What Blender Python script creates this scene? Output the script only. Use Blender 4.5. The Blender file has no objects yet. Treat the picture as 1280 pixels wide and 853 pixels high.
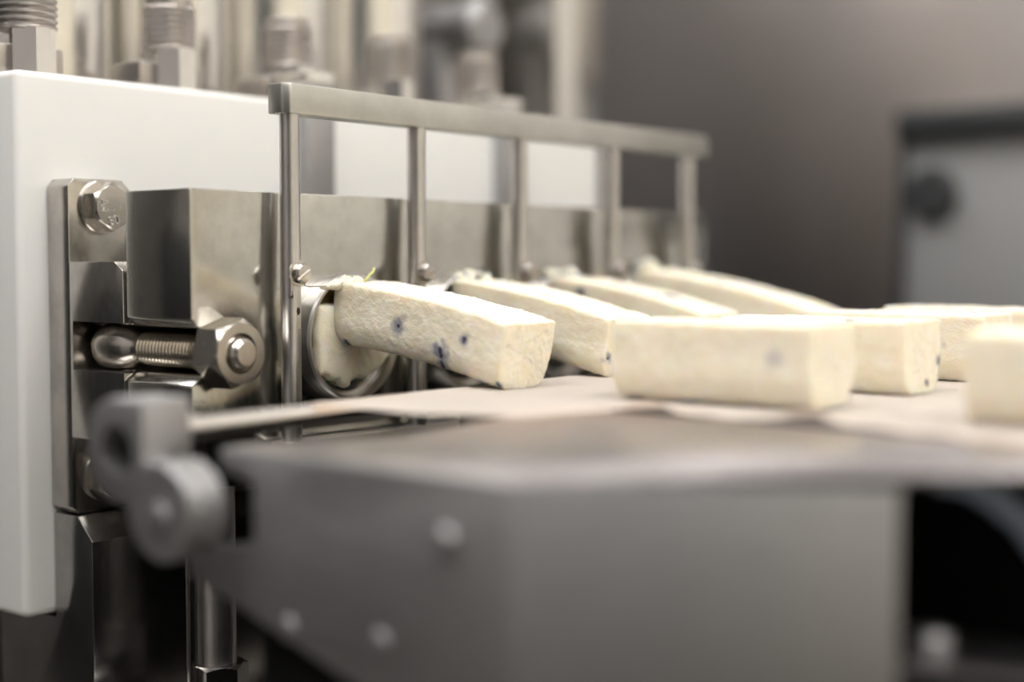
import bpy, bmesh, math, random
from mathutils import Vector, Matrix, noise
random.seed(7)
sc = bpy.context.scene
COL = sc.collection
S = 0.001                       # every length below is in millimetres

# ------------------------------------------------------------------ camera
cam_d = bpy.data.cameras.new('camera')
cam = bpy.data.objects.new('camera', cam_d)
COL.objects.link(cam)
sc.camera = cam
PSI = math.radians(39.0)
PITCH = math.atan((426.5 - 328.0) / 1800.0)
Fw = Vector((math.cos(PSI) * math.cos(PITCH), math.sin(PSI) * math.cos(PITCH), -math.sin(PITCH)))
Rt = Vector((math.sin(PSI), -math.cos(PSI), 0.0))
Up = Rt.cross(Fw)
rot = Matrix((Rt, Up, -Fw)).transposed()
cam.matrix_world = Matrix.Translation((0, 0, 1.05)) @ rot.to_4x4()
cam_d.sensor_width = 36.0
cam_d.lens = 1800.0 / 1280.0 * 36.0
cam_d.clip_start = 0.02
cam_d.clip_end = 50
cam_d.dof.use_dof = True
cam_d.dof.focus_distance = 0.606
cam_d.dof.aperture_fstop = 2.4
cam_d.dof.aperture_blades = 0

# ------------------------------------------------------------------ world, exposure
w = bpy.data.worlds.new('world')
sc.world = w
w.use_nodes = True
w.node_tree.nodes['Background'].inputs[0].default_value = (0.9, 0.95, 1, 1)
w.node_tree.nodes['Background'].inputs[1].default_value = 0.2
sc.view_settings.view_transform = 'Standard'
sc.view_settings.look = 'None'
sc.view_settings.gamma = 1
sc.view_settings.use_curve_mapping = False
sc.view_settings.exposure = 0.24
sc.cycles.use_denoising = True
sc.cycles.max_bounces = 8
sc.cycles.diffuse_bounces = 4
sc.cycles.glossy_bounces = 5
sc.cycles.sample_clamp_indirect = 6
LAMP = 9.0                      # strength of the ceiling lamps

# ------------------------------------------------------------------ materials
def new_mat(name):
    m = bpy.data.materials.new(name)
    m.use_nodes = True
    nt = m.node_tree
    return m, nt, nt.nodes['Principled BSDF']

def nd(nt, typ, **kw):
    n = nt.nodes.new(typ)
    for k, v in kw.items():
        if k in n.inputs: n.inputs[k].default_value = v
        else: setattr(n, k, v)
    return n

def plain(name, col, rough=0.5, metal=0.0, var=0.06, scale=60, bump=0.05, sss=0, spec=None, bdist=0.0003):
    """one colour with a little mottling, and fine relief"""
    m, nt, b = new_mat(name)
    tc = nd(nt, 'ShaderNodeTexCoord')
    n = nd(nt, 'ShaderNodeTexNoise', Scale=scale, Detail=5.0)
    nt.links.new(tc.outputs['Object'], n.inputs['Vector'])
    cr = nd(nt, 'ShaderNodeValToRGB')
    cr.color_ramp.elements[0].position = 0.3
    cr.color_ramp.elements[1].position = 0.7
    cr.color_ramp.elements[0].color = tuple(c * (1 - var) for c in col) + (1,)
    cr.color_ramp.elements[1].color = tuple(min(1, c * (1 + var)) for c in col) + (1,)
    nt.links.new(n.outputs['Fac'], cr.inputs[0])
    nt.links.new(cr.outputs[0], b.inputs['Base Color'])
    b.inputs['Metallic'].default_value = metal
    b.inputs['Roughness'].default_value = rough
    if spec is not None: b.inputs['Specular IOR Level'].default_value = spec
    if sss:
        b.inputs['Subsurface Weight'].default_value = sss
        b.inputs['Subsurface Radius'].default_value = (1, 0.8, 0.6)
        b.inputs['Subsurface Scale'].default_value = 0.004
    if bump:
        n2 = nd(nt, 'ShaderNodeTexNoise', Scale=scale * 12, Detail=4.0)
        nt.links.new(tc.outputs['Object'], n2.inputs['Vector'])
        bp = nd(nt, 'ShaderNodeBump', Strength=bump, Distance=bdist)
        nt.links.new(n2.outputs['Fac'], bp.inputs['Height'])
        nt.links.new(bp.outputs[0], b.inputs['Normal'])
    return m

def steel(name, col=(0.56, 0.53, 0.49), rough=0.3, stretch=(1, 1, 1), scale=900, scratch=0.15, pits=0.0, stain=0.12, bump=0.25, metal=1.0):
    """machined stainless: direction of grain from stretch, fine pits, faint stains"""
    m, nt, b = new_mat(name)
    tc = nd(nt, 'ShaderNodeTexCoord')
    mp = nd(nt, 'ShaderNodeMapping')
    mp.inputs['Scale'].default_value = stretch
    nt.links.new(tc.outputs['Object'], mp.inputs['Vector'])
    g = nd(nt, 'ShaderNodeTexNoise', Scale=scale, Detail=6.0, Roughness=0.7)
    nt.links.new(mp.outputs[0], g.inputs['Vector'])
    st = nd(nt, 'ShaderNodeTexNoise', Scale=45.0, Detail=7.0, Roughness=0.65)
    nt.links.new(tc.outputs['Object'], st.inputs['Vector'])
    cr = nd(nt, 'ShaderNodeValToRGB')
    cr.color_ramp.elements[0].position = 0.35
    cr.color_ramp.elements[1].position = 0.68
    cr.color_ramp.elements[0].color = tuple(c * (1 - stain) for c in col) + (1,)
    cr.color_ramp.elements[1].color = tuple(min(1, c * (1 + stain * 0.6)) for c in col) + (1,)
    nt.links.new(st.outputs['Fac'], cr.inputs[0])
    nt.links.new(cr.outputs[0], b.inputs['Base Color'])
    b.inputs['Metallic'].default_value = metal
    mr = nd(nt, 'ShaderNodeMapRange')
    mr.inputs['From Min'].default_value = 0.3
    mr.inputs['From Max'].default_value = 0.7
    mr.inputs['To Min'].default_value = max(0.03, rough - scratch * 0.5)
    mr.inputs['To Max'].default_value = rough + scratch * 0.5
    nt.links.new(g.outputs['Fac'], mr.inputs['Value'])
    nt.links.new(mr.outputs[0], b.inputs['Roughness'])
    bp = nd(nt, 'ShaderNodeBump', Strength=bump, Distance=0.00004)
    nt.links.new(g.outputs['Fac'], bp.inputs['Height'])
    last = bp
    if pits:
        v = nd(nt, 'ShaderNodeTexVoronoi', Scale=420.0)
        nt.links.new(tc.outputs['Object'], v.inputs['Vector'])
        pm = nd(nt, 'ShaderNodeMapRange')
        pm.inputs['From Min'].default_value = 0.0
        pm.inputs['From Max'].default_value = 0.28
        nt.links.new(v.outputs['Distance'], pm.inputs['Value'])
        bp2 = nd(nt, 'ShaderNodeBump', Strength=pits, Distance=0.0003)
        nt.links.new(pm.outputs[0], bp2.inputs['Height'])
        nt.links.new(bp.outputs[0], bp2.inputs['Normal'])
        last = bp2
    nt.links.new(last.outputs[0], b.inputs['Normal'])
    return m

M = {}
M['block'] = steel('manifold_steel', (0.53, 0.52, 0.485), 0.19, (1, 1, 0.05), 500, 0.08, pits=0.08, stain=0.16)
M['bracket'] = steel('bracket_steel', (0.53, 0.505, 0.475), 0.22, (1, 1, 0.4), 500, 0.10, bump=0.08, stain=0.2)
M['rail'] = steel('rail_steel', (0.56, 0.555, 0.52), 0.36, (0.04, 1, 1), 700, 0.12)
M['rod'] = steel('rod_steel', (0.60, 0.58, 0.565), 0.33, (1, 1, 0.03), 700, 0.08, bump=0.12)
M['bolt'] = steel('bolt_steel', (0.62, 0.585, 0.54), 0.25, (1, 1, 1), 900, 0.06, bump=0.03)
M['thread'] = steel('thread_steel', (0.66, 0.60, 0.53), 0.22, (1, 1, 1), 900, 0.05, bump=0.0)
M['frame'] = steel('conveyor_steel', (0.43, 0.425, 0.43), 0.54, (0.1, 0.1, 1), 250, 0.1, bump=0.2, stain=0.05)
M['flange'] = steel('flange_steel', (0.43, 0.415, 0.425), 0.30, (1, 0.1, 1), 250, 0.1, bump=0.15, stain=0.05)
M['mirror_steel'] = steel('ground_steel', (0.42, 0.41, 0.40), 0.21, (1, 1, 0.3), 400, 0.06, bump=0.05, stain=0.2)
M['dark_steel'] = steel('dark_steel', (0.20, 0.185, 0.17), 0.36, (1, 1, 0.2), 400, 0.12, bump=0.2, stain=0.25)
M['wall_steel'] = steel('cladding_steel', (0.58, 0.545, 0.53), 0.30, (1, 1, 0.05), 60, 0.03, bump=0.03, stain=0.03)
M['tube'] = steel('tube_steel', (0.82, 0.80, 0.77), 0.24, (1, 1, 0.05), 300, 0.08, bump=0.1, stain=0.05)
M['fitting'] = steel('fitting_steel', (0.48, 0.445, 0.42), 0.34, (1, 1, 1), 300, 0.1, bump=0.1)
M['hdpe'] = plain('white_plastic', (0.80, 0.797, 0.785), 0.38, 0, 0.012, 20, 0.04, sss=0.3)
M['black'] = plain('shade_black', (0.006, 0.006, 0.006), 0.7, 0, 0.1, 40, 0.1, spec=0.15)  # near-black stands in for the shade below the belt
M['hole'] = plain('bore_shade', (0.008, 0.008, 0.008), 0.8, 0, 0.1, 40, 0, spec=0.05)  # near-black for the unlit depth of the lug bore
M['belt'] = plain('blue_black_belt', (0.06, 0.065, 0.09), 0.5, 0, 0.1, 80, 0.15)
M['paper'] = plain('waxed_paper', (0.95, 0.855, 0.765), 0.75, 0, 0.03, 40, 0.05, spec=0.1)
M['berry'] = plain('berry_skin', (0.05, 0.055, 0.10), 0.4, 0, 0.4, 400, 0.2)
M['panel_grey'] = plain('blue_grey_panel', (0.285, 0.285, 0.285), 0.5, 0, 0.04, 5, 0.02)
M['panel_dark'] = plain('charcoal_trim', (0.03, 0.033, 0.035), 0.5, 0, 0.1, 8, 0.02)
M['blue'] = plain('pale_blue_guard', (0.30, 0.36, 0.44), 0.4, 0, 0.05, 30, 0.02)
M['wall_cream'] = plain('cream_wall_paint', (0.80, 0.765, 0.71), 0.7, 0, 0.03, 3, 0.05)
M['wall_front'] = plain('ivory_wall_paint', (0.82, 0.765, 0.63), 0.7, 0, 0.03, 3, 0.05)
M['wall_left'] = plain('warm_grey_wall_paint', (0.37, 0.345, 0.335), 0.7, 0, 0.03, 3, 0.05)
M['wall_grey'] = plain('grey_wall_paint', (0.10, 0.095, 0.09), 0.7, 0, 0.03, 3, 0.05)
M['ceiling'] = plain('white_ceiling_paint', (0.80, 0.80, 0.79), 0.8, 0, 0.02, 3, 0.05)
M['floor'] = plain('grey_resin_floor', (0.09, 0.082, 0.075), 0.45, 0, 0.12, 6, 0.1)
M['shred'] = plain('herb_shred', (0.62, 0.66, 0.25), 0.5, 0, 0.1, 400, 0)

def cheese_mat():
    m, nt, b = new_mat('fresh_cheese')
    tc = nd(nt, 'ShaderNodeTexCoord')
    n = nd(nt, 'ShaderNodeTexNoise', Scale=180.0, Detail=5.0, Roughness=0.6)
    nt.links.new(tc.outputs['Object'], n.inputs['Vector'])
    cr = nd(nt, 'ShaderNodeValToRGB')
    cr.color_ramp.elements[0].position = 0.32
    cr.color_ramp.elements[1].position = 0.65
    cr.color_ramp.elements[0].color = (0.885, 0.81, 0.65, 1)
    cr.color_ramp.elements[1].color = (0.93, 0.875, 0.75, 1)
    nt.links.new(n.outputs['Fac'], cr.inputs[0])
    at = nd(nt, 'ShaderNodeAttribute')
    at.attribute_name = 'stain'
    mx = nd(nt, 'ShaderNodeMix')
    mx.data_type = 'RGBA'
    nt.links.new(at.outputs['Fac'], mx.inputs['Factor'])
    nt.links.new(cr.outputs[0], mx.inputs[6])
    mx.inputs[7].default_value = (0.20, 0.22, 0.31, 1)
    nt.links.new(mx.outputs[2], b.inputs['Base Color'])
    b.inputs['Roughness'].default_value = 0.5
    b.inputs['Specular IOR Level'].default_value = 0.35
    b.inputs['Subsurface Weight'].default_value = 0.75
    b.inputs['Subsurface Radius'].default_value = (1.0, 0.75, 0.38)
    b.inputs['Subsurface Scale'].default_value = 0.0035
    n2 = nd(nt, 'ShaderNodeTexNoise', Scale=1100.0, Detail=4.0, Roughness=0.6)
    nt.links.new(tc.outputs['Object'], n2.inputs['Vector'])
    v = nd(nt, 'ShaderNodeTexVoronoi', Scale=900.0)
    nt.links.new(tc.outputs['Object'], v.inputs['Vector'])
    ad = nd(nt, 'ShaderNodeMath', operation='ADD')
    nt.links.new(n2.outputs['Fac'], ad.inputs[0])
    nt.links.new(v.outputs['Distance'], ad.inputs[1])
    bp = nd(nt, 'ShaderNodeBump', Strength=0.30, Distance=0.0004)
    nt.links.new(ad.outputs[0], bp.inputs['Height'])
    nt.links.new(bp.outputs[0], b.inputs['Normal'])
    return m
M['cheese'] = cheese_mat()

def emit(name, col, s):
    m, nt, b = new_mat(name)
    b.inputs['Base Color'].default_value = (0.8, 0.8, 0.8, 1)
    b.inputs['Emission Color'].default_value = col + (1,)
    b.inputs['Emission Strength'].default_value = s
    return m
M['lamp'] = emit('lamp_diffuser', (1.0, 0.98, 0.955), LAMP)

# ------------------------------------------------------------------ mesh helpers (mm)
def add_box(bm, x0, x1, y0, y1, z0, z1, bev=0.0, seg=2):
    v = [bm.verts.new(p) for p in ((x0, y0, z0), (x1, y0, z0), (x1, y1, z0), (x0, y1, z0), (x0, y0, z1), (x1, y0, z1), (x1, y1, z1), (x0, y1, z1))]
    fs = [bm.faces.new([v[i] for i in q]) for q in ((3, 2, 1, 0), (4, 5, 6, 7), (0, 1, 5, 4), (1, 2, 6, 5), (2, 3, 7, 6), (3, 0, 4, 7))]
    if bev:
        es = list({e for f in fs for e in f.edges})
        bmesh.ops.bevel(bm, geom=es, offset=bev, segments=seg, profile=0.5, affect='EDGES')
    return bm

def add_prism(bm, pts, axis, a0, a1, bev=0.0, seg=2):
    """polygon pts in the plane normal to axis, extruded from a0 to a1. axis x: (y,z), y: (x,z), z: (x,y)"""
    def P(p, a):
        return {'x': (a, p[0], p[1]), 'y': (p[0], a, p[1]), 'z': (p[0], p[1], a)}[axis]
    lo = [bm.verts.new(P(p, a0)) for p in pts]
    hi = [bm.verts.new(P(p, a1)) for p in pts]
    fs = [bm.faces.new(lo), bm.faces.new(list(reversed(hi)))]
    n = len(pts)
    for i in range(n):
        fs.append(bm.faces.new((lo[(i + 1) % n], lo[i], hi[i], hi[(i + 1) % n])))
    bmesh.ops.recalc_face_normals(bm, faces=fs)
    if bev:
        es = list({e for f in fs for e in f.edges if e.calc_face_angle(0) > 0.5})
        bmesh.ops.bevel(bm, geom=es, offset=bev, segments=seg, profile=0.5, affect='EDGES')
    return bm

def add_lathe(bm, prof, c, axis, n=40):
    """prof: (radius, height along axis) pairs; closed with end caps"""
    cx, cy, cz = c
    def P(r, h, t):
        a, b = r * math.cos(t), r * math.sin(t)
        return {'x': (cx + h, cy + a, cz + b), 'y': (cx + a, cy + h, cz + b), 'z': (cx + a, cy + b, cz + h)}[axis]
    rings = [[bm.verts.new(P(r, h, 2 * math.pi * k / n)) for k in range(n)] for r, h in prof]
    fs = []
    for a, b in zip(rings, rings[1:]):
        for k in range(n):
            fs.append(bm.faces.new((a[k], a[(k + 1) % n], b[(k + 1) % n], b[k])))
    fs.append(bm.faces.new(rings[0]))
    fs.append(bm.faces.new(rings[-1]))
    bmesh.ops.recalc_face_normals(bm, faces=fs)
    return bm

def add_cyl(bm, c, r, h0, h1, axis, n=40, ch=0.4):
    return add_lathe(bm, [(r - ch, h0), (r, h0 + ch), (r, h1 - ch), (r - ch, h1)], c, axis, n)

def add_hex(bm, c, af, h0, h1, axis, turn=0.0, ch=1.4, flip=False):
    """hexagon with the turned chamfer of a nut or bolt head; chamfer at h1 (and at h0)"""
    n, R = 60, af / math.sqrt(3)
    def hr(t):
        t = (t - turn) % (math.pi / 3) - math.pi / 6
        return (af / 2) / math.cos(t)
    cx, cy, cz = c
    def P(r, h, t):
        a, b = r * math.cos(t), r * math.sin(t)
        return {'x': (cx + h, cy + a, cz + b), 'y': (cx + a, cy + h, cz + b), 'z': (cx + a, cy + b, cz + h)}[axis]
    s = 1 if h1 > h0 else -1
    ts = [turn + 2 * math.pi * k / n for k in range(n)]
    rc = af / 2 * 0.96
    rings = [[bm.verts.new(P(hr(t), h0, t)) for t in ts],
             [bm.verts.new(P(hr(t), h1 - s * ch * (hr(t) - rc) / (R - rc), t)) for t in ts],
             [bm.verts.new(P(rc, h1, t)) for t in ts]]
    fs = []
    for a, b in zip(rings, rings[1:]):
        for k in range(n):
            fs.append(bm.faces.new((a[k], a[(k + 1) % n], b[(k + 1) % n], b[k])))
    fs += [bm.faces.new(rings[0]), bm.faces.new(rings[-1])]
    bmesh.ops.recalc_face_normals(bm, faces=fs)
    return bm

def add_thread(bm, c, r, h0, h1, axis, pitch, depth, n=36):
    prof, h, s = [(r - depth, h0)], h0, 1 if h1 > h0 else -1
    k = int(abs(h1 - h0) / pitch)
    for i in range(k):
        a = h0 + s * i * pitch
        prof += [(r - depth, a + s * pitch * 0.12), (r, a + s * pitch * 0.45), (r, a + s * pitch * 0.6), (r - depth, a + s * pitch * 0.95)]
    prof.append((r - depth, h1))
    return add_lathe(bm, prof, c, axis, n)

def add_tube(bm, pts, r, n=10):
    prev = None
    rings = []
    for i, p in enumerate(pts):
        p = Vector(p)
        d = (Vector(pts[min(i + 1, len(pts) - 1)]) - Vector(pts[max(i - 1, 0)])).normalized()
        u = d.orthogonal().normalized() if prev is None else (prev - d * prev.dot(d)).normalized()
        prev = u
        v = d.cross(u)
        rings.append([bm.verts.new(p + r * (math.cos(2 * math.pi * k / n) * u + math.sin(2 * math.pi * k / n) * v)) for k in range(n)])
    for a, b in zip(rings, rings[1:]):
        for k in range(n):
            bm.faces.new((a[k], a[(k + 1) % n], b[(k + 1) % n], b[k]))
    bm.faces.new(rings[0]); bm.faces.new(rings[-1])
    bmesh.ops.recalc_face_normals(bm, faces=bm.faces[:])
    return bm

def cut(bm, *cutters):
    """boolean difference, in millimetres"""
    def o(b, nm):
        me = bpy.data.meshes.new(nm); b.to_mesh(me); b.free()
        ob = bpy.data.objects.new(nm, me); COL.objects.link(ob); return ob
    a = o(bm, 'tmp')
    cs = [o(c, 'tmp_cut') for c in cutters]
    for c in cs:
        md = a.modifiers.new('b', 'BOOLEAN'); md.operation = 'DIFFERENCE'; md.solver = 'EXACT'; md.object = c
    me = bpy.data.meshes.new_from_object(a.evaluated_get(bpy.context.evaluated_depsgraph_get()))
    out = bmesh.new(); out.from_mesh(me)
    for x in [a] + cs:
        m_ = x.data; bpy.data.objects.remove(x); bpy.data.meshes.remove(m_)
    bpy.data.meshes.remove(me)
    return out

def wpos(o):
    p = Vector(o.location)
    while o.parent:
        o = o.parent; p += o.location
    return p

def obj(name, bm, mat, parent=None, smooth=30):
    """link bm (mm, world) as one mesh object whose origin is the middle of its base"""
    xs = [v.co for v in bm.verts]
    lo = Vector((min(c[i] for c in xs) for i in range(3)))
    hi = Vector((max(c[i] for c in xs) for i in range(3)))
    c = Vector(((lo.x + hi.x) / 2, (lo.y + hi.y) / 2, lo.z))
    for v in bm.verts: v.co = (v.co - c) * S
    me = bpy.data.meshes.new(name)
    bm.to_mesh(me); bm.free()
    if smooth:
        me.polygons.foreach_set('use_smooth', [True] * len(me.polygons))
        me.set_sharp_from_angle(angle=math.radians(smooth))
    me.materials.append(M[mat] if isinstance(mat, str) else mat)
    o = bpy.data.objects.new(name, me)
    COL.objects.link(o)
    if parent:
        o.parent = parent
        o.location = c * S - wpos(parent)
    else:
        o.location = c * S
    return o

def tag(o, label, cat, group=None):
    o['label'] = label; o['category'] = cat
    if group: o['group'] = group
    return o

def thing(name, loc, label, cat, group=None):
    o = bpy.data.objects.new(name, None)
    o.empty_display_size = 0.01
    COL.objects.link(o)
    o.location = Vector(loc) * S
    return tag(o, label, cat, group)

def copy_tree(o, parent=None, off=(0, 0, 0)):
    c = o.copy(); COL.objects.link(c)
    if parent: c.parent = parent
    else: c.location = Vector(o.location) + Vector(off) * S
    for ch in list(o.children): copy_tree(ch, c)
    return c

def B(): return bmesh.new()
def box(*a, **k): return add_box(B(), *a, **k)
def cyl(*a, **k): return add_cyl(B(), *a, **k)

# ------------------------------------------------------------------ the setting
def struct(name, bm, mat):
    o = obj(name, bm, mat, smooth=0); o['kind'] = 'structure'; return o
RX0, RX1, RY0, RY1, RZ = -1700, 1300, -1900, 2300, 2650
struct('floor', box(RX0 - 100, RX1 + 100, RY0 - 100, RY1 + 100, -100, 0), 'floor')
struct('ceiling', box(RX0 - 100, RX1 + 100, RY0 - 100, RY1 + 100, RZ, RZ + 100), 'ceiling')
struct('wall_left', box(RX0 - 100, RX0, RY0, RY1, 0, RZ), 'wall_left')
struct('wall_front', box(RX0, RX1, RY0 - 100, RY0, 0, RZ), 'wall_front')
struct('wall_back', box(RX0, RX1, RY1, RY1 + 100, 0, RZ), 'wall_grey')
struct('wall_right', box(RX1, RX1 + 100, RY0, RY1, 0, RZ), 'wall_cream')

# stainless cladding sheet on the far wall, and the control box on it
cl = tag(obj('cladding_sheet', box(RX1 - 7, RX1 - 1, 250, 1900, 0, 2300, bev=1), 'wall_steel'), 'tall brushed stainless cladding sheet on the far wall behind the machine', 'wall cladding')
cb = thing('control_box', (1270, 465, 1000), 'blurred blue-grey box with a dark top edge on the steel wall at the right', 'control box')
obj('housing', box(1262, RX1 - 7, 330, 556, 880, 1164, bev=4), 'panel_grey', cb)
obj('top_trim', box(1246, RX1 - 7, 324, 561, 1164, 1188, bev=3), 'panel_dark', cb)
obj('side_trim', box(1256, RX1 - 7, 556, 561, 880, 1168, bev=1), 'panel_dark', cb)
obj('rotary_switch', cyl((1250, 528, 1112), 24, 0, 12, 'x', ch=4), 'panel_dark', cb)

# unseen dark cabinets, added for the steel faces to mirror
for y, l, top in ((1935, 'tall charcoal cabinet added out of view in the left corner to darken reflections', 1400), (1230, 'nearer charcoal cabinet added out of view along the left wall to darken reflections', 1240)):
    t = thing('added_dark_cabinet', (-1450, y, 0), l, 'cabinet', 'unseen charcoal cabinets added for dark reflections')
    obj('body', box(-1690, -1250, y - 340, y + 340, 60, top, bev=4), 'panel_dark', t)
    obj('plinth', box(-1670, -1280, y - 320, y + 320, 0, 60), 'panel_dark', t)
    d = obj('door', box(-1250, -1232, y - 330, y + 330, 80, top - 15, bev=3), 'panel_dark', t)
    obj('handle', box(-1232, -1210, y - 300, y - 285, 600, 760, bev=3), 'tube', d)

lk = thing('added_dark_locker', (-1400, -1350, 0), 'tall dark locker added unseen behind the camera to darken reflections', 'locker')  # added out of view so the angled plate mirrors something dark
obj('body', box(-1690, -1150, -1880, -600, 60, 2400, bev=4), 'panel_dark', lk)
obj('plinth', box(-1670, -1180, -1860, -620, 0, 60), 'panel_dark', lk)
for y in (-1860, -1240):
    d = obj('door', box(-1150, -1130, y, y + 610, 80, 2380, bev=3), 'panel_dark', lk)
    obj('handle', box(-1130, -1105, y + 560, y + 575, 950, 1120, bev=3), 'tube', d)

# ceiling lamps
def lamp(x, y, lx, ly, label):
    t = thing('ceiling_light', (x, y, RZ - 60), label, 'lamp', 'lamps on the ceiling')
    obj('housing', box(x - lx / 2 - 20, x + lx / 2 + 20, y - ly / 2 - 20, y + ly / 2 + 20, RZ - 50, RZ, bev=4), 'ceiling', t)
    obj('diffuser', box(x - lx / 2, x + lx / 2, y - ly / 2, y + ly / 2, RZ - 60, RZ - 50), 'lamp', t, smooth=0)
lamp(-300, -900, 1300, 400, 'white ceiling lamp over the aisle at the near wall')
lamp(600, -900, 400, 1300, 'white ceiling lamp over the near end of the far wall')
lamp(100, 350, 1300, 400, 'white ceiling lamp right above the conveyor')
lamp(-900, 700, 400, 1200, 'white ceiling lamp over the grey side wall')
lamp(300, 1600, 1200, 400, 'white ceiling lamp behind the machine')

# machine cabinet that carries everything
mc = thing('machine_cabinet', (600, 600, 0), 'stainless machine cabinet under the press head', 'machine')
obj('cabinet_body', box(330, 900, 430, 900, 90, 780, bev=4), 'dark_steel', mc)
obj('cabinet_top', box(320, 910, 425, 910, 780, 800, bev=3), 'dark_steel', mc)
for x in (360, 870):
    for y in (470, 860):
        obj('leg', cyl((x, y, 0), 22, 0, 92, 'z'), 'dark_steel', mc)

# ------------------------------------------------------------------ white plate, press head
wp = tag(obj('press_plate', box(349, 779, 556, 610, 894, 1133, bev=3.5, seg=4), 'hdpe'),
         'thick white plastic plate standing behind the steel manifold', 'plate')
lb = B()
add_prism(lb, [(555.5, 939.5), (538, 939.5), (527.5, 929.5), (527.5, 800), (600, 800), (600, 892.5), (555.5, 892.5)], 'x', 364, 640, bev=0.5)
tag(obj('lower_block', lb, 'mirror_steel'), 'dark steel block with a chamfered edge under the clamp bracket', 'steel block')
ph = thing('press_pedestal', (560, 690, 800), 'stainless press housing behind the white plate', 'machine housing')
obj('pedestal', box(400, 860, 612, 860, 800, 1126, bev=3), 'dark_steel', ph)
tag(obj('rear_panel', box(380, 1000, 866, 880, 800, 1560, bev=2), 'dark_steel'), 'dark upright panel standing behind the press cylinders', 'panel')
tb0 = None
lab = ['tall bright steel cylinder nearest the left edge, behind the fittings', 'second tall steel cylinder from the left, behind the threaded fitting',
       'third tall steel cylinder from the left, behind the near end of the guard rail', 'fourth tall steel cylinder from the left, half hidden by a fitting']
for i in range(4):
    if i == 0:
        t = thing('press_cylinder', (423, 652, 1126), lab[0], 'cylinder', 'row of tall cylinders on the press head')
        obj('barrel', cyl((423, 652, 1126), 37, 0, 330, 'z', 64, 1), 'tube', t)
        obj('cap', box(390, 456, 618, 686, 1456, 1490, bev=3), 'tube', t)
        tb0 = t
    else:
        t = copy_tree(tb0, None, (77.5 * i, 0, 0)); t['label'] = lab[i]
gc = B(); add_cyl(gc, (790, 660, 1217), 20, 0, 60, 'y', 40, 5); add_box(gc, 772, 808, 690, 730, 1126, 1235, bev=4)
tag(obj('valve_body', gc, 'frame'), 'blurred round valve end between the far fitting and the square column', 'valve')
tag(obj('square_column', box(842, 900, 640, 700, 1126, 1560, bev=4), 'tube'), 'blurred square steel column at the far end of the white plate', 'column')

# threaded fittings along the top of the plate
def fitting(x, label):
    t = thing('threaded_fitting', (x, 578, 1133), label, 'fitting', 'row of threaded fittings on the white plate')
    obj('base_block', box(x - 18, x + 18, 577, 600, 1133, 1147, bev=1.2), 'fitting', t)
    obj('hex_neck', add_hex(B(), (x, 574, 0), 18.5, 1133, 1154, 'z', 0.1, 0.8), 'tube', t)
    obj('threaded_barrel', add_thread(B(), (x, 578, 0), 13.2, 1153, 1174, 'z', 3.0, 1.0, 40), 'fitting', t)
    obj('cap', add_lathe(B(), [(11.5, 1174), (11.5, 1177.5), (10.8, 1178.3), (4, 1178.4)], (x, 578, 0), 'z'), 'fitting', t)
    return t
f0 = fitting(447, 'threaded steel fitting second from the left, its thread rings in view')
for k, l in ((-1, 'threaded fitting cut by the left edge of the picture'), (1, 'threaded fitting behind the near end of the guard rail'),
             (2, 'threaded fitting above the second guard rail post'), (3, 'most blurred threaded fitting, farthest along the white plate')):
    c = copy_tree(f0, None, (77.8 * k, 0, 0)); c['label'] = l

# steel straps on the front of the plate
def strap(x, label):
    t = thing('strap_bar', (x, 552, 1080), label, 'strap', 'steel straps on the white plate')
    obj('strap_body', box(x - 9.7, x + 9.7, 548, 556, 1064, 1141, bev=0.8), 'frame', t)
    obj('strap_hook', box(x - 9.7, x + 9.7, 548, 590, 1141, 1148, bev=1), 'tube', t)
    return t
s0 = strap(520.5, 'grey steel strap down the white plate just right of the first rail post')
s1 = copy_tree(s0, None, (158, 0, 0)); s1['label'] = 'grey steel strap behind the third rail post'

# ------------------------------------------------------------------ manifold with nozzles
mb = thing('manifold_block', (560, 479, 960), 'long bare steel manifold block with four round nozzles', 'manifold')
prof = [(363.5, 1079.4), (363.5, 1027.0), (367.5, 1023.6), (383, 1023.6), (388, 1021), (390, 1014), (388, 1007), (383, 1004.4), (369, 1004.4), (363.5, 1000.6), (363.5, 958), (752, 958), (752, 1079.4)]
body = add_prism(B(), prof, 'y', 458, 500.4, bev=0.9)
obj('added_dark_slab', box(436, 752, 500.6, 555.4, 965, 1072, bev=1), 'dark_steel', mb)  # hidden slab added so the bracket flange mirrors dark
LX = [446 + 77 * i for i in range(4)]
body = cut(body, *[cyl((x, 0, 1017.3), 24, 450, 470, 'y', 48) for x in LX])
obj('body', body, 'block', mb)
for i, x in enumerate(LX):
    r = add_lathe(B(), [(24.2, 458), (28.2, 458), (28.2, 450), (27.4, 449), (26.2, 449), (25.6, 450.5), (25.6, 455), (24.2, 455)], (x, 0, 1017.3), 'y', 72)
    for f in [f for f in r.faces if len(f.verts) > 10]: r.faces.remove(f)
    a = [v for v in r.verts if abs(v.co.y - 458) < .01 and abs(math.hypot(v.co.x - x, v.co.z - 1017.3) - 24.2) < .05]
    rg = obj('nozzle_ring', r, 'rod', mb)
    obj('nozzle_plate', cyl((x, 0, 1017.3), 24.0, 454.5, 469, 'y', 48), 'block', rg)

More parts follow.
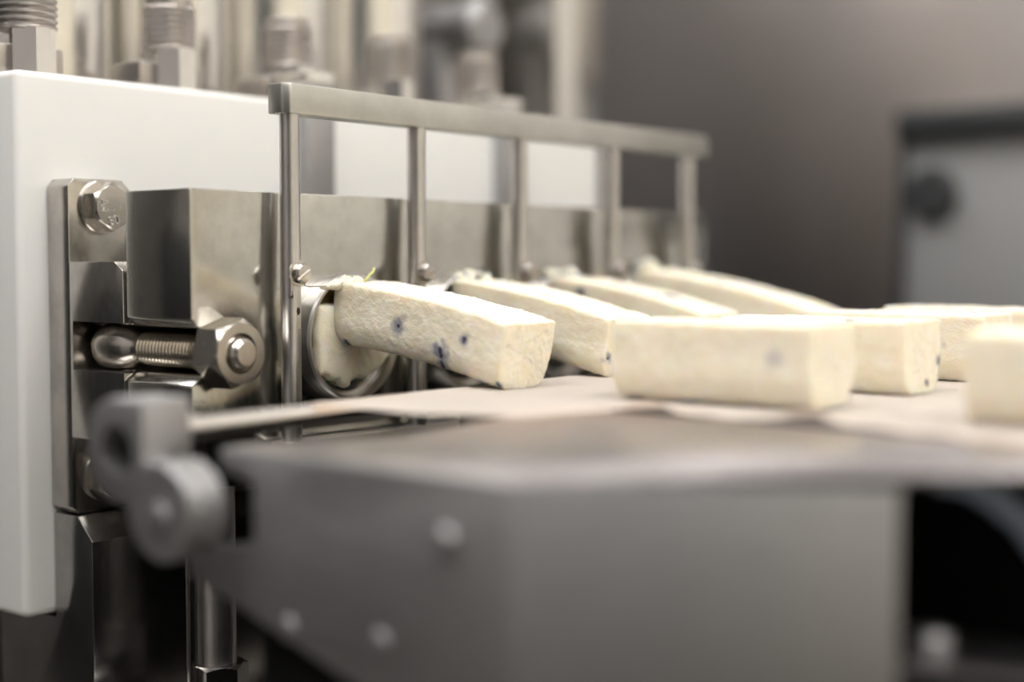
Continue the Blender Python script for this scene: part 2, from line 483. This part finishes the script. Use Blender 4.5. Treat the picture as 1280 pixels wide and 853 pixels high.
# ------------------------------------------------------------------ clamp bracket with its bolt
br = thing('clamp_bracket', (378, 540, 940), 'steel clamp bracket with a slotted clevis bolted to the white plate', 'bracket')
flange = add_prism(B(), [(363.2, 943), (366, 940.2), (391, 940.2), (395, 944), (395, 1082), (391, 1086.3), (366, 1086.3), (363.2, 1083)], 'y', 540, 555.8, bev=0.5)
obj('mounting_flange', flange, 'bracket', br)
cv = add_prism(B(), [(540.2, 1050.3), (508, 1050.3), (502, 1046.5), (502, 977.5), (508, 974), (540.2, 974)], 'x', 363.2, 432, bev=0.5)
cv = cut(cv, box(350, 392, 490, 538, 1003.6, 1024.6))
obj('clevis', cv, 'bracket', br)
obj('pivot_pin', cyl((379, 518, 0), 5, 1000, 1027, 'z', 24), 'bolt', br)
def mount_bolt(z, mark):
    c = (379.5, 0, z)
    wsh = cyl(c, 11.8, 537.6, 540, 'y', 48, 0.4)
    b = obj('mounting_bolt', wsh, 'bolt', br)
    obj('hex_head', add_hex(B(), c, 18.6, 537.6, 529.8, 'y', 0.5236, 1.6), 'bolt', b)
    return b
mbolt = mount_bolt(1074.2, True)
mount_bolt(956, False)
# raised grade marking on the bolt head
def text_obj(name, body, size, loc, rx, parent, mat, depth=0.4):
    cu = bpy.data.curves.new(name, 'FONT'); cu.body = body; cu.size = size * S; cu.extrude = depth * S
    cu.align_x = 'CENTER'; cu.align_y = 'CENTER'
    tmp = bpy.data.objects.new('tmp', cu); COL.objects.link(tmp)
    me = bpy.data.meshes.new_from_object(tmp.evaluated_get(bpy.context.evaluated_depsgraph_get()))
    bpy.data.objects.remove(tmp)
    me.materials.append(M[mat]); me.name = name
    o = bpy.data.objects.new(name, me); COL.objects.link(o)
    o.parent = parent
    o.rotation_euler = rx
    o.location = Vector(loc) * S - wpos(parent)
    return o
text_obj('grade_mark', 'A4', 5.6, (374.2, 529.7, 1074.6), (math.pi / 2, math.radians(80), 0), mbolt, 'tube')
text_obj('grade_mark', '80', 5.6, (379.2, 529.7, 1068.0), (math.pi / 2, math.radians(-12), 0), mbolt, 'tube')

# swing bolt through the slot
sb = thing('swing_bolt', (377, 490, 1002), 'shiny eye bolt lying in the clamp slot with a large hex nut', 'bolt')
ZB = 1013.6
eye = add_lathe(B(), [(4, 535), (7.8, 533.6), (9.9, 530.5), (10.4, 526), (10.4, 518), (9.9, 514), (8.6, 510), (7.2, 507.5), (6.6, 505.5), (6.6, 503)], (377, 0, ZB), 'y', 48)
obj('eye_end', eye, 'bolt', sb)
obj('threaded_rod', add_thread(B(), (377, 0, ZB), 7.4, 504, 444, 'y', 2.2, 1.15), 'thread', sb)
nut = add_hex(B(), (377, 0, ZB), 25.2, 457.8, 444.0, 'y', 0.30, 2.4)
nut = cut(nut, cyl((377, 0, ZB), 8.2, 430, 455, 'y', 40, 0.2))
obj('hex_nut', nut, 'bolt', sb)
obj('rod_tip', add_lathe(B(), [(6.6, 456), (6.6, 443.2), (5.9, 441.6), (4.7, 440.6)], (377, 0, ZB), 'y', 40), 'bolt', sb)

# ------------------------------------------------------------------ guard rail with the cutting wire
gf = thing('wire_cutter_frame', (563, 450, 975), 'steel guard rail frame with five round posts and a cutting wire', 'frame')
rail = add_prism(B(), [(402.5, 456), (402.5, 447.4), (405.0, 444.6), (732, 444.6), (732, 456)], 'z', 1111.2, 1123.6, bev=0.7)
obj('top_rail', rail, 'rail', gf)
PXS = [409, 486.3, 561.5, 641, 717]
for i, x in enumerate(PXS):
    p = cyl((x, 450, 0), 4.25, 975, 1111.4, 'z', 40, 0.2)
    cs = [box(x - 0.4, x + 8, 440, 446.9, 1022.5, 1042.5), cyl((x + 0.9, 0, 1029.6), 1.6, 440, 452, 'y', 20, 0.1)]
    h2 = cyl((0, 0, 1036.0), 1.15, -20, 3, 'y', 16, 0.05)
    bmesh.ops.rotate(h2, verts=h2.verts[:], cent=(0, 0, 1036), matrix=Matrix.Rotation(math.radians(-42), 3, 'Z'))
    bmesh.ops.translate(h2, verts=h2.verts[:], vec=(x, 450, 0))
    cs.append(h2)
    p = cut(p, *cs)
    po = obj('post', p, 'rod', gf)
    s = add_lathe(B(), [(2, 450), (2, 446), (5.0, 446), (5.4, 445.4), (5.4, 445.0), (4.2, 444.8), (4.2, 442.4), (3.5, 441.3), (1.8, 441)], (x + 0.2, 0, 1045.4), 'y', 32)
    sl = box(-6, 6, 438, 442.2, -0.6, 0.6)
    bmesh.ops.rotate(sl, verts=sl.verts[:], cent=(0, 440, 0), matrix=Matrix.Rotation(math.radians(-35), 3, 'Y'))
    bmesh.ops.translate(sl, verts=sl.verts[:], vec=(x + 0.2, 0, 1045.4))
    s = cut(s, sl)
    obj('wire_screw', s, 'bolt' if i == 0 else 'fitting', po)
wr = B()
pts = [(PXS[0] - 3.2, 446.2, 1036.2), (PXS[0] - 3.8, 445.4, 1038.5), (PXS[0] - 4.2, 445.0, 1044), (PXS[0] - 2, 444.6, 1048.8), (PXS[0] + 3.0, 444.6, 1048.6), (PXS[0] + 4.6, 445.2, 1044.5), (PXS[0] + 4, 445.9, 1040.2), (PXS[0] + 7, 446.2, 1039.8), (PXS[-1], 446.2, 1039.8)]
obj('cutting_wire', add_tube(wr, pts, 0.32, 8), 'bolt', gf)
obj('bottom_rail', box(402.5, 732, 446, 456, 965, 975.2, bev=0.7), 'rod', gf)

# supporting rod under the manifold
gr = thing('guide_rod', (392.5, 480, 800), 'vertical steel rod with a hex nut at its foot below the manifold', 'rod')
obj('rod', cyl((392.5, 480, 0), 8.2, 878, 958, 'z', 48), 'rod', gr)
obj('hex_nut', add_hex(B(), (393, 480, 0), 22.5, 852, 879.5, 'z', 0.5, 1.5), 'mirror_steel', gr)
obj('foot', cyl((393, 480, 0), 14, 800, 852, 'z', 40), 'dark_steel', gr)
tag(obj('splash_plate', box(378.2, 382.6, 480, 482.5, 800, 945, bev=0.3), 'bracket'), 'thin upright steel plate edge beside the vertical rod', 'plate')
tag(obj('clamp_stud', add_lathe(B(), [(14, 800), (14, 860), (12.5, 864), (7, 866), (7, 869), (5.5, 870.5)], (366, 500, 0), 'z'), 'rod'), 'steel stud foot at the bottom edge below the dark block', 'stud')

# ------------------------------------------------------------------ conveyor
cf = thing('belt_conveyor', (400, 150, 0), 'blurred grey sheet metal conveyor frame across the foreground', 'conveyor')
side = B()
add_prism(side, [(352, 992), (352, 985), (337, 982.5), (337, 964), (368, 958), (368, 950), (298, 929), (235, 910), (235, 992)], 'x', 290, 293, bev=0.6)
obj('side_plate', side, 'frame', cf)
dirb = Vector((56, -81, 0)).normalized()
nb = Vector((dirb.y, -dirb.x, 0))
bend = B()
A0, A1 = Vector((290, 235.3, 0)), Vector((347, 153, 0))
poly = [(A0.x, A0.y), (A1.x, A1.y), (A1.x + 2.6, A1.y + 1.8), (A0.x + 3, A0.y + 1)]
add_prism(bend, poly, 'z', 905, 992, bev=0.5)
obj('angled_plate', bend, 'frame', cf)
fl = add_prism(B(), [(290.5, 352), (300, 352), (322, 330), (335, 318), (400, 308), (408, 300), (408, -60), (402, 72), (347.5, 153.2), (290.5, 235.2)], 'z', 990.4, 992.2, bev=0.4)
for v in fl.verts: v.co.z += max(0, v.co.x - 296) / 106 * 6.0       # the flange slopes up to the belt
obj('top_flange', fl, 'flange', cf)
for (y, z, r, p) in ((257, 974.8, 3.8, 2.2), (283, 941.8, 3.8, 0.7), (321.6, 940, 3.8, 0.7)):
    obj('screw_head', add_lathe(B(), [(r, 290.2), (r, 290.2 - p), (r * 0.8, 289.8 - p * 1.3), (r * 0.3, 289.7 - p * 1.3)], (0, y, z), 'x', 32), 'frame', cf)
obj('bed', box(419, 800, -300, 366, 780, 996.5, bev=1), 'black', cf)  # black for the unlit underside, carried low to darken the lower block's reflection
obj('shade_filler', box(302, 406, 248, 349, 780, 984, bev=3), 'black', cf)  # added black box, stands in for shade behind and below the side plate
obj('shade_sheet', box(414.5, 417.5, -250, 240, 780, 995, bev=0.5), 'black', cf)  # black sheet standing in for the unlit hollow under the flange
obj('lower_tray', add_prism(B(), [(350, 160), (388, 168), (392, 130), (398, 60), (380, 60)], 'z', 943, 946), 'flange', cf)
for x in (430, 780):
    for y in (-260, 300):
        obj('leg', box(x - 20, x + 20, y - 20, y + 20, 0, 956, bev=2), 'frame', cf)
obj('tray_bolt', add_lathe(B(), [(6, 946), (6, 949.5), (5, 951), (2, 951.4)], (368, 153, 0), 'z', 32), 'frame', cf)
obj('edge_guard', add_tube(B(), [(384, 159, 990.5), (388, 152, 989.3), (393, 146, 985), (398, 139, 978), (403, 132, 966), (406, 127, 950)], 4.5, 12), 'blue', cf)

# belt wrapped round the nose
bt = B()
zs = 999.0
sec = [(-300, zs), (376, zs)]
for k in range(1, 9):
    a = math.pi / 2 - math.pi * k / 8
    sec.append((378 + 3.6 * math.cos(a), zs - 3.6 + 3.6 * math.sin(a)))
inner = [(378, zs - 6.2), (379.4, zs - 3.6), (378, zs - 1.2), (376, zs - 1.2), (-300, zs - 1.2)]
add_prism(bt, sec + [(-300, zs - 7.2)][:0] + inner, 'x', 409, 800)
tag(obj('conveyor_belt', bt, 'belt'), 'dark blue-black conveyor belt under the cream paper', 'belt')
nr = thing('nose_roller', (335, 378, 992), 'bright steel nose bar reaching out beside the paper corner', 'roller')
obj('shaft', cyl((0, 378, 995.6), 3.9, 296, 408.5, 'x', 40), 'tube', nr)
obj('shaft_end', add_lathe(B(), [(3, 293), (5.2, 294.5), (5.2, 299), (4.2, 300)], (0, 378, 995.6), 'x', 32), 'tube', nr)

# hinge lug at the end of the frame
def lobe(c, r, a0, a1, n):
    return [(c[0] + r * math.cos(a0 + (a1 - a0) * k / n), c[1] + r * math.sin(a0 + (a1 - a0) * k / n)) for k in range(n + 1)]
lg = thing('hinge_lug', (282, 372, 955), 'blurred two-lobed steel hinge lug with a bore, left of the conveyor frame', 'hinge')
up = [(367, 1007.4), (384, 1007.4), (390, 1005.5), (394.5, 1001), (396.6, 995), (396.6, 988), (394, 981), (389, 976.5), (382, 974), (367, 974)]
lug = add_prism(B(), up, 'x', 272, 291, bev=1.2)
lug = cut(lug, add_cyl(B(), (0, 380.5, 991.0), 7.8, 260, 300, 'x', 40, 0.1))
obj('lug_body', lug, 'frame', lg)
obj('lower_lobe', add_lathe(B(), [(15.5, 284), (15.5, 271.2), (14.6, 270.3)], (0, 357.5, 973.8), 'x', 56), 'frame', lg)
obj('bore_shade_plug', cyl((0, 380.5, 991.0), 7.7, 284, 290, 'x', 40, 0.1), 'hole', lg)  # black plug in place of the shade deep in the bore
obj('pivot_screw', add_lathe(B(), [(4.5, 270.4), (4.5, 268.8), (3.3, 268.2)], (0, 357, 972.5), 'x', 32), 'frame', lg)

# paper on the belt, wavy along its near edge
pp = B()
NX, NY = 90, 150
YB, YF = 381.0, -120.0
edge = [(381, 352), (372, 354), (340, 356), (294, 366), (282, 396), (262, 405), (241, 406), (215, 409), (197, 411), (170, 405), (139, 400), (60, 402), (-130, 402)]
def eX(y):
    for (ya, xa), (yb, xb) in zip(edge, edge[1:]):
        if ya >= y >= yb:
            t = (ya - y) / (ya - yb); t = t * t * (3 - 2 * t)
            return xa + (xb - xa) * t
    return edge[-1][1]
grid = []
for j in range(NY + 1):
    y = YB + (YF - YB) * j / NY
    row = []
    x0 = eX(y)
    for i in range(NX + 1):
        t = (i / NX) ** 1.8
        x = x0 + (790 - x0) * t
        d = x - x0
        k = max(0, 1 - d / 26.0) ** 2
        z = 999.45 + 0.12 * (noise.noise((x * .03, y * .03, 3)) + 1)
        z += k * (4.0 * math.exp(-((y - 268) / 9) ** 2) + 4.0 * math.exp(-((y - 213) / 8) ** 2) - 0.3 + 0.25 * math.sin(y * .31)) if x0 > 380 else k * -0.9 * max(0, 1 - abs(y - 330) / 60)
        z = max(z, 999.2 if x > 408.5 else 996.0)
        if y > 376 and x < 409: z = max(z, 999.75)
        row.append(pp.verts.new((x, y, z)))
    grid.append(row)
for j in range(NY):
    for i in range(NX):
        pp.faces.new((grid[j][i], grid[j + 1][i], grid[j + 1][i + 1], grid[j][i + 1]))
bmesh.ops.solidify(pp, geom=pp.faces[:], thickness=-0.14)
bmesh.ops.recalc_face_normals(pp, faces=pp.faces[:])
tag(obj('paper_sheet', pp, 'paper', smooth=60), 'cream waxed paper sheet with a wavy edge under the cheese bars', 'paper')

# ------------------------------------------------------------------ cheese bars
W2, H = 16.0, 27.0
def section(n):
    ctrl = [(-W2, H), (W2, H), (W2, 9.5), (12.0, 0), (-12.5, 0), (-W2, 7.5)]
    rad = [1.6, 1.6, 6, 5, 3.5, 3.5]
    pts = []
    m = len(ctrl)
    for i in range(m):
        p, a, b = Vector(ctrl[i]), Vector(ctrl[i - 1]), Vector(ctrl[(i + 1) % m])
        da, db = (a - p).normalized(), (b - p).normalized()
        r = rad[i]
        for k in range(9):
            t = k / 8
            q = (p + da * r) * (1 - t) ** 2 + p * 2 * t * (1 - t) + (p + db * r) * t ** 2
            pts.append(q)
    # resample evenly
    L = [0]
    for a, b in zip(pts, pts[1:] + pts[:1]): L.append(L[-1] + (b - a).length)
    out = []
    for k in range(n):
        s = L[-1] * k / n
        for i in range(len(pts)):
            if L[i] <= s <= L[i + 1]:
                t = (s - L[i]) / max(1e-9, L[i + 1] - L[i])
                out.append(pts[i].lerp(pts[(i + 1) % len(pts)], t)); break
    return out

def make_bar(label, x, ytip, length, ztip, zrear, seed, stains, dense=1, sag=0.0, yaw=0.0, h=1.0, group='', rough=1.0, crumbs=0):
    """bar whose near end stands at ytip; z of its underside at either end. stains: (x, y, z, r, smear)"""
    n, m, rings = int(104 * dense), int(76 * dense), int(13 * dense)
    sec = section(n)
    cen = Vector((0, H * 0.5))
    bm = B()
    loops = []
    fr = [0.06 + 0.94 * k / rings for k in range(rings)]
    def ring(scale, yy):
        return [bm.verts.new((cen.x + (p.x - cen.x) * scale, yy, (cen.y + (p.y - cen.y) * scale) * h)) for p in sec]
    seqs = []
    for s in fr: seqs.append((s, 0.0))
    seqs.append((0.985, 0.0))
    for k in range(m + 1): seqs.append((1.0, 0.5 + (length - 1.0) * k / m))
    seqs.append((0.985, length))
    for s in reversed(fr): seqs.append((s, length))
    for s, yy in seqs: loops.append(ring(s, yy))
    for a, b in zip(loops, loops[1:]):
        for k in range(n): bm.faces.new((a[k], a[(k + 1) % n], b[(k + 1) % n], b[k]))
    bm.faces.new(loops[0]); bm.faces.new(loops[-1])
    bmesh.ops.recalc_face_normals(bm, faces=bm.faces[:])
    bm.normal_update()
    off = Vector((seed * 31.7, seed * 17.3, seed * 7.1))
    for v in bm.verts:
        p = v.co.copy()
        e = 1.0
        if p.y < 0.4: e = 1.9
        d = 0.16 * noise.noise(p * 0.9 + off) + 0.24 * noise.noise(p * 0.38 + off) + 0.5 * noise.noise(p * 0.09 + off)
        d += e * 0.13 * abs(noise.noise(p * 1.9 + off))
        if p.y < 0.4: d += 0.35 * noise.noise(Vector((p.x * .55, 0, p.z * .55)) + off)
        if p.z > H * h - 1.5 and (abs(p.x) > 13.5 or p.y < 2 or noise.noise(p * .5 + off) > .25):
            d += 0.5 * max(0, noise.noise(p * 0.8 + off * 2)) * rough
        d += 0.10 * noise.noise(p * 2.6 + off)
        v.co = p + v.normal * d
    ang = math.atan2(zrear - ztip, length)
    for v in bm.verts:
        t = v.co.y / length
        v.co.z += sag * 4 * t * (1 - t)
    mt = Matrix.Translation((x, ytip, ztip)) @ Matrix.Rotation(yaw, 4, 'Z') @ Matrix.Rotation(ang, 4, 'X')
    bmesh.ops.transform(bm, matrix=mt, verts=bm.verts[:])
    lay = bm.verts.layers.float.new('stain')
    vs = list(bm.verts)
    hits = []
    for (sx, sy, sz, r, sm) in stains:
        q = Vector((sx, sy, sz))
        bv = min(vs, key=lambda v: (v.co - q).length_squared)
        hits.append((bv.co.copy(), bv.normal.copy(), r, sm))
        R = r * sm
        for v in vs:
            dd = (v.co - bv.co).length
            if dd < R * 1.6:
                dd += 0.45 * R * noise.noise(v.co * 0.45 + off)
                s = max(0, 1 - dd / R)
                v[lay] = max(v[lay], min(0.8, s * 1.25) if r > 0.6 else min(0.35, s * 0.6))
    t = thing('cheese_bar', (x, ytip + length / 2, min(ztip, zrear)), label, 'cheese', group)
    obj('bar_body', bm, 'cheese', t, smooth=180)
    for i, (co, no, r, sm) in enumerate(hits):
        if r <= 0.6: continue
        b = B()
        bmesh.ops.create_icosphere(b, subdivisions=3, radius=1)
        q = no.to_track_quat('Z', 'Y').to_matrix().to_4x4()
        st = 0.55 + 0.35 * ((i * 7 + seed) % 3) / 2
        for v in b.verts:
            k = 1 + 0.38 * noise.noise(v.co * 1.5 + off + Vector((i, 0, 0)))
            v.co = Vector((v.co.x * r * st * k, v.co.y * r * k, v.co.z * r * 0.3 * k - r * 0.2))
        bmesh.ops.transform(b, matrix=Matrix.Translation(co) @ q, verts=b.verts[:])
        obj('berry_piece', b, 'berry', t, smooth=180)
    if crumbs:
        cb_ = B()
        for k in range(crumbs * 3):
            rr = random.uniform(1.0, 3.4)
            px = x + random.uniform(-12, 9)
            py = ytip + length - random.uniform(0, 7)
            pz = zrear + H * h * math.cos(ang) + random.uniform(-1.0, 1.6)
            s0 = len(cb_.verts)
            g = bmesh.ops.create_icosphere(cb_, subdivisions=3, radius=rr)
            for v in g['verts']:
                c0 = v.co.copy()
                v.co = Vector((px, py, pz)) + c0 * (1 + 0.6 * noise.noise(c0 * 0.6 + Vector((k * 9, seed, 0))) + 0.25 * noise.noise(c0 * 1.6 + Vector((k * 9, seed, 0)))) + Vector((0, 0, 0))
        obj('crumbled_end', cb_, 'cheese', t, smooth=180)
    return t

GN, GB = 'cheese bars coming out of the nozzles', 'cheese bars lying on the paper'
b1 = make_bar('cheese bar tilting out of the nearest nozzle, blue specks on its side', 450, 359, 96, 999.4, 1015.2, 1,
         [(434, 412, 1023.5, 1.9, 2.6), (434, 409, 1027, 0.5, 5.5), (434, 389, 1013.8, 2.7, 2.2), (434, 390, 1007.0, 2.0, 2.4), (434, 376.5, 1018.8, 1.9, 1.8), (437, 446, 1014, 2.2, 1.5), (434.5, 361, 999.8, 1.6, 1.5)],
         dense=1.55, sag=2.0, group=GN, crumbs=0)
make_bar('cheese bar from the second nozzle, touching the blurred bar in front', 527, 364, 92, 998.9, 1015.6, 2,
         [(542, 381, 1027, 3.6, 1.2), (514.4, 364, 1008.3, 2.6, 1.4), (520, 402, 1033, 1.6, 2.0), (528, 430, 1037, 1.5, 2.2), (512, 423, 1026, 1.6, 2.2)], dense=1.2, sag=2.0, group=GN, crumbs=9)
make_bar('cheese bar from the third nozzle, blurred specks along its top', 602, 362, 95, 998.9, 1016.5, 3,
         [(588, 430, 1034, 3.0, 1.6), (596, 415, 1038, 2.6, 2.2), (604, 388, 1033, 4.0, 2.0), (606, 440, 1040, 2.0, 2.0)], dense=0.9, sag=2.5, group=GN, crumbs=6)
make_bar('most blurred cheese bar, from the farthest nozzle', 679, 347, 108, 999.0, 1020.5, 4,
         [(670, 400, 1036, 2.6, 2.0), (684, 380, 1032, 2.4, 2.0)], dense=0.8, sag=2.5, group=GN, crumbs=6)
make_bar('blurred cheese bar lying foremost in the middle of the paper', 450, 223.4, 80.5, 1000.2, 1000.2, 5,
         [(434, 238, 1017, 0.55, 8), (462, 258, 1029.5, 3.0, 1.2)], dense=1.0, h=1.07, group=GB)
make_bar('cheese bar with dark specks on its square end, behind the foremost one', 525, 223.2, 80, 999.9, 999.9, 6,
         [(539.5, 223, 1012, 2.7, 1.2), (528.5, 223, 1003.4, 1.9, 1.2), (512, 247, 1027, 2.6, 1.3)], dense=1.1, h=1.04, group=GB)
make_bar('cheese bar third from the front in its row, right of the square end', 601, 222.5, 80, 999.9, 999.9, 7,
         [(607, 236, 1027, 2.4, 1.4), (586, 240, 1015, 0.5, 4)], dense=0.9, h=1.05, group=GB)
make_bar('farthest cheese bar in its row, cut by the right edge behind the others', 678, 222, 80, 999.9, 999.9, 8, [], dense=0.7, h=1.05, group=GB)
make_bar('blurred cheese bar in front, cut by the right edge', 450, 91, 80, 1000.2, 1000.2, 9, [], dense=0.8, h=1.05, group=GB)

# loose crumbs lifted on the bars: shreds and cheese smeared on the first nozzle
rs = B()
out = [(426, 1032), (424.6, 1022), (425.5, 1011), (427.3, 1002), (431, 1001), (434, 998.8), (437, 999.4), (440.4, 996.0), (443, 995.2), (445, 998), (449, 999.4), (454, 998.6), (459, 1001), (464, 1003.5), (469, 1008), (471, 1020), (470, 1032)]
cx, cz = 448, 1016
L0 = []
for s, yy in ((1.0, 454.6), (1.01, 452.6), (0.98, 451.0), (0.94, 450.4), (0.88, 450.1), (0.8, 450), (0.7, 449.9), (0.6, 449.8), (0.45, 449.7), (0.3, 449.6), (0.08, 449.5)):
    ringv = []
    for i in range(len(out) * 6):
        a, b, t = out[i // 6], out[(i // 6 + 1) % len(out)], (i % 6) / 6
        px, pz = a[0] + (b[0] - a[0]) * t, a[1] + (b[1] - a[1]) * t
        q = Vector((cx + (px - cx) * s, yy, cz + (pz - cz) * s))
        q += Vector((.7 * noise.noise(q * .9), .35 * noise.noise(q * .3 + Vector((5, 0, 0))) + .3 * noise.noise(q * .9), .9 * noise.noise(q * .8 + Vector((0, 9, 0)))))
        ringv.append(rs.verts.new(q))
    L0.append(ringv)
nn = len(L0[0])
for a, b in zip(L0, L0[1:]):
    for k in range(nn): rs.faces.new((a[k], a[(k + 1) % nn], b[(k + 1) % nn], b[k]))
rs.faces.new(L0[0]); rs.faces.new(L0[-1])
bmesh.ops.recalc_face_normals(rs, faces=rs.faces[:])
tag(obj('cheese_residue', rs, 'cheese', smooth=180), 'smeared cheese hanging on the first nozzle below the tilted bar', 'cheese')
def add_lump(bm, pts, seed, n=40):
    """crumbly ridge: a fat tube through (x, y, z, r) points, roughened"""
    P_, m_ = [Vector(p[:3]) for p in pts], 14
    rings = []
    for k in range((len(pts) - 1) * m_ + 1):
        i, t = min(k // m_, len(pts) - 2), (k - min(k // m_, len(pts) - 2) * m_) / m_
        c, rr = P_[i].lerp(P_[i + 1], t), pts[i][3] + (pts[i + 1][3] - pts[i][3]) * t
        d = (P_[i + 1] - P_[i]).normalized()
        u = d.cross(Vector((0, 0, 1))).normalized(); v = u.cross(d)
        ring = []
        for a in range(n):
            w_ = math.cos(2 * math.pi * a / n) * u + math.sin(2 * math.pi * a / n) * v
            q = c + w_ * rr
            q += w_ * (rr * 0.45 * noise.noise(q * 0.35 + Vector((seed, 0, 0))) + 0.5 * noise.noise(q * 1.1 + Vector((seed, 0, 0))) + 0.25 * noise.noise(q * 2.3))
            ring.append(bm.verts.new(q))
        rings.append(ring)
    fs = []
    for a, b in zip(rings, rings[1:]):
        for k in range(n): fs.append(bm.faces.new((a[k], a[(k + 1) % n], b[(k + 1) % n], b[k])))
    fs += [bm.faces.new(rings[0]), bm.faces.new(rings[-1])]
    bmesh.ops.recalc_face_normals(bm, faces=fs)
    return bm
sm = add_lump(B(), [(422, 446.5, 1039.2, 0.3), (426, 447, 1039.4, 1.2), (432, 447.5, 1040, 2.0), (438, 448, 1040.6, 3.4), (445, 449, 1040.6, 3.6), (452, 450, 1040, 2.6), (456, 450, 1039.5, 0.5)], 3)
obj('crumbled_end', sm, 'cheese', b1, smooth=180)
sh = add_tube(B(), [(448, 446, 1041), (449, 445, 1043), (450.2, 444.5, 1044.6), (451.8, 444, 1046), (452.4, 444, 1047.6)], 0.55, 8)
obj('herb_shred', sh, 'shred', b1, smooth=180)
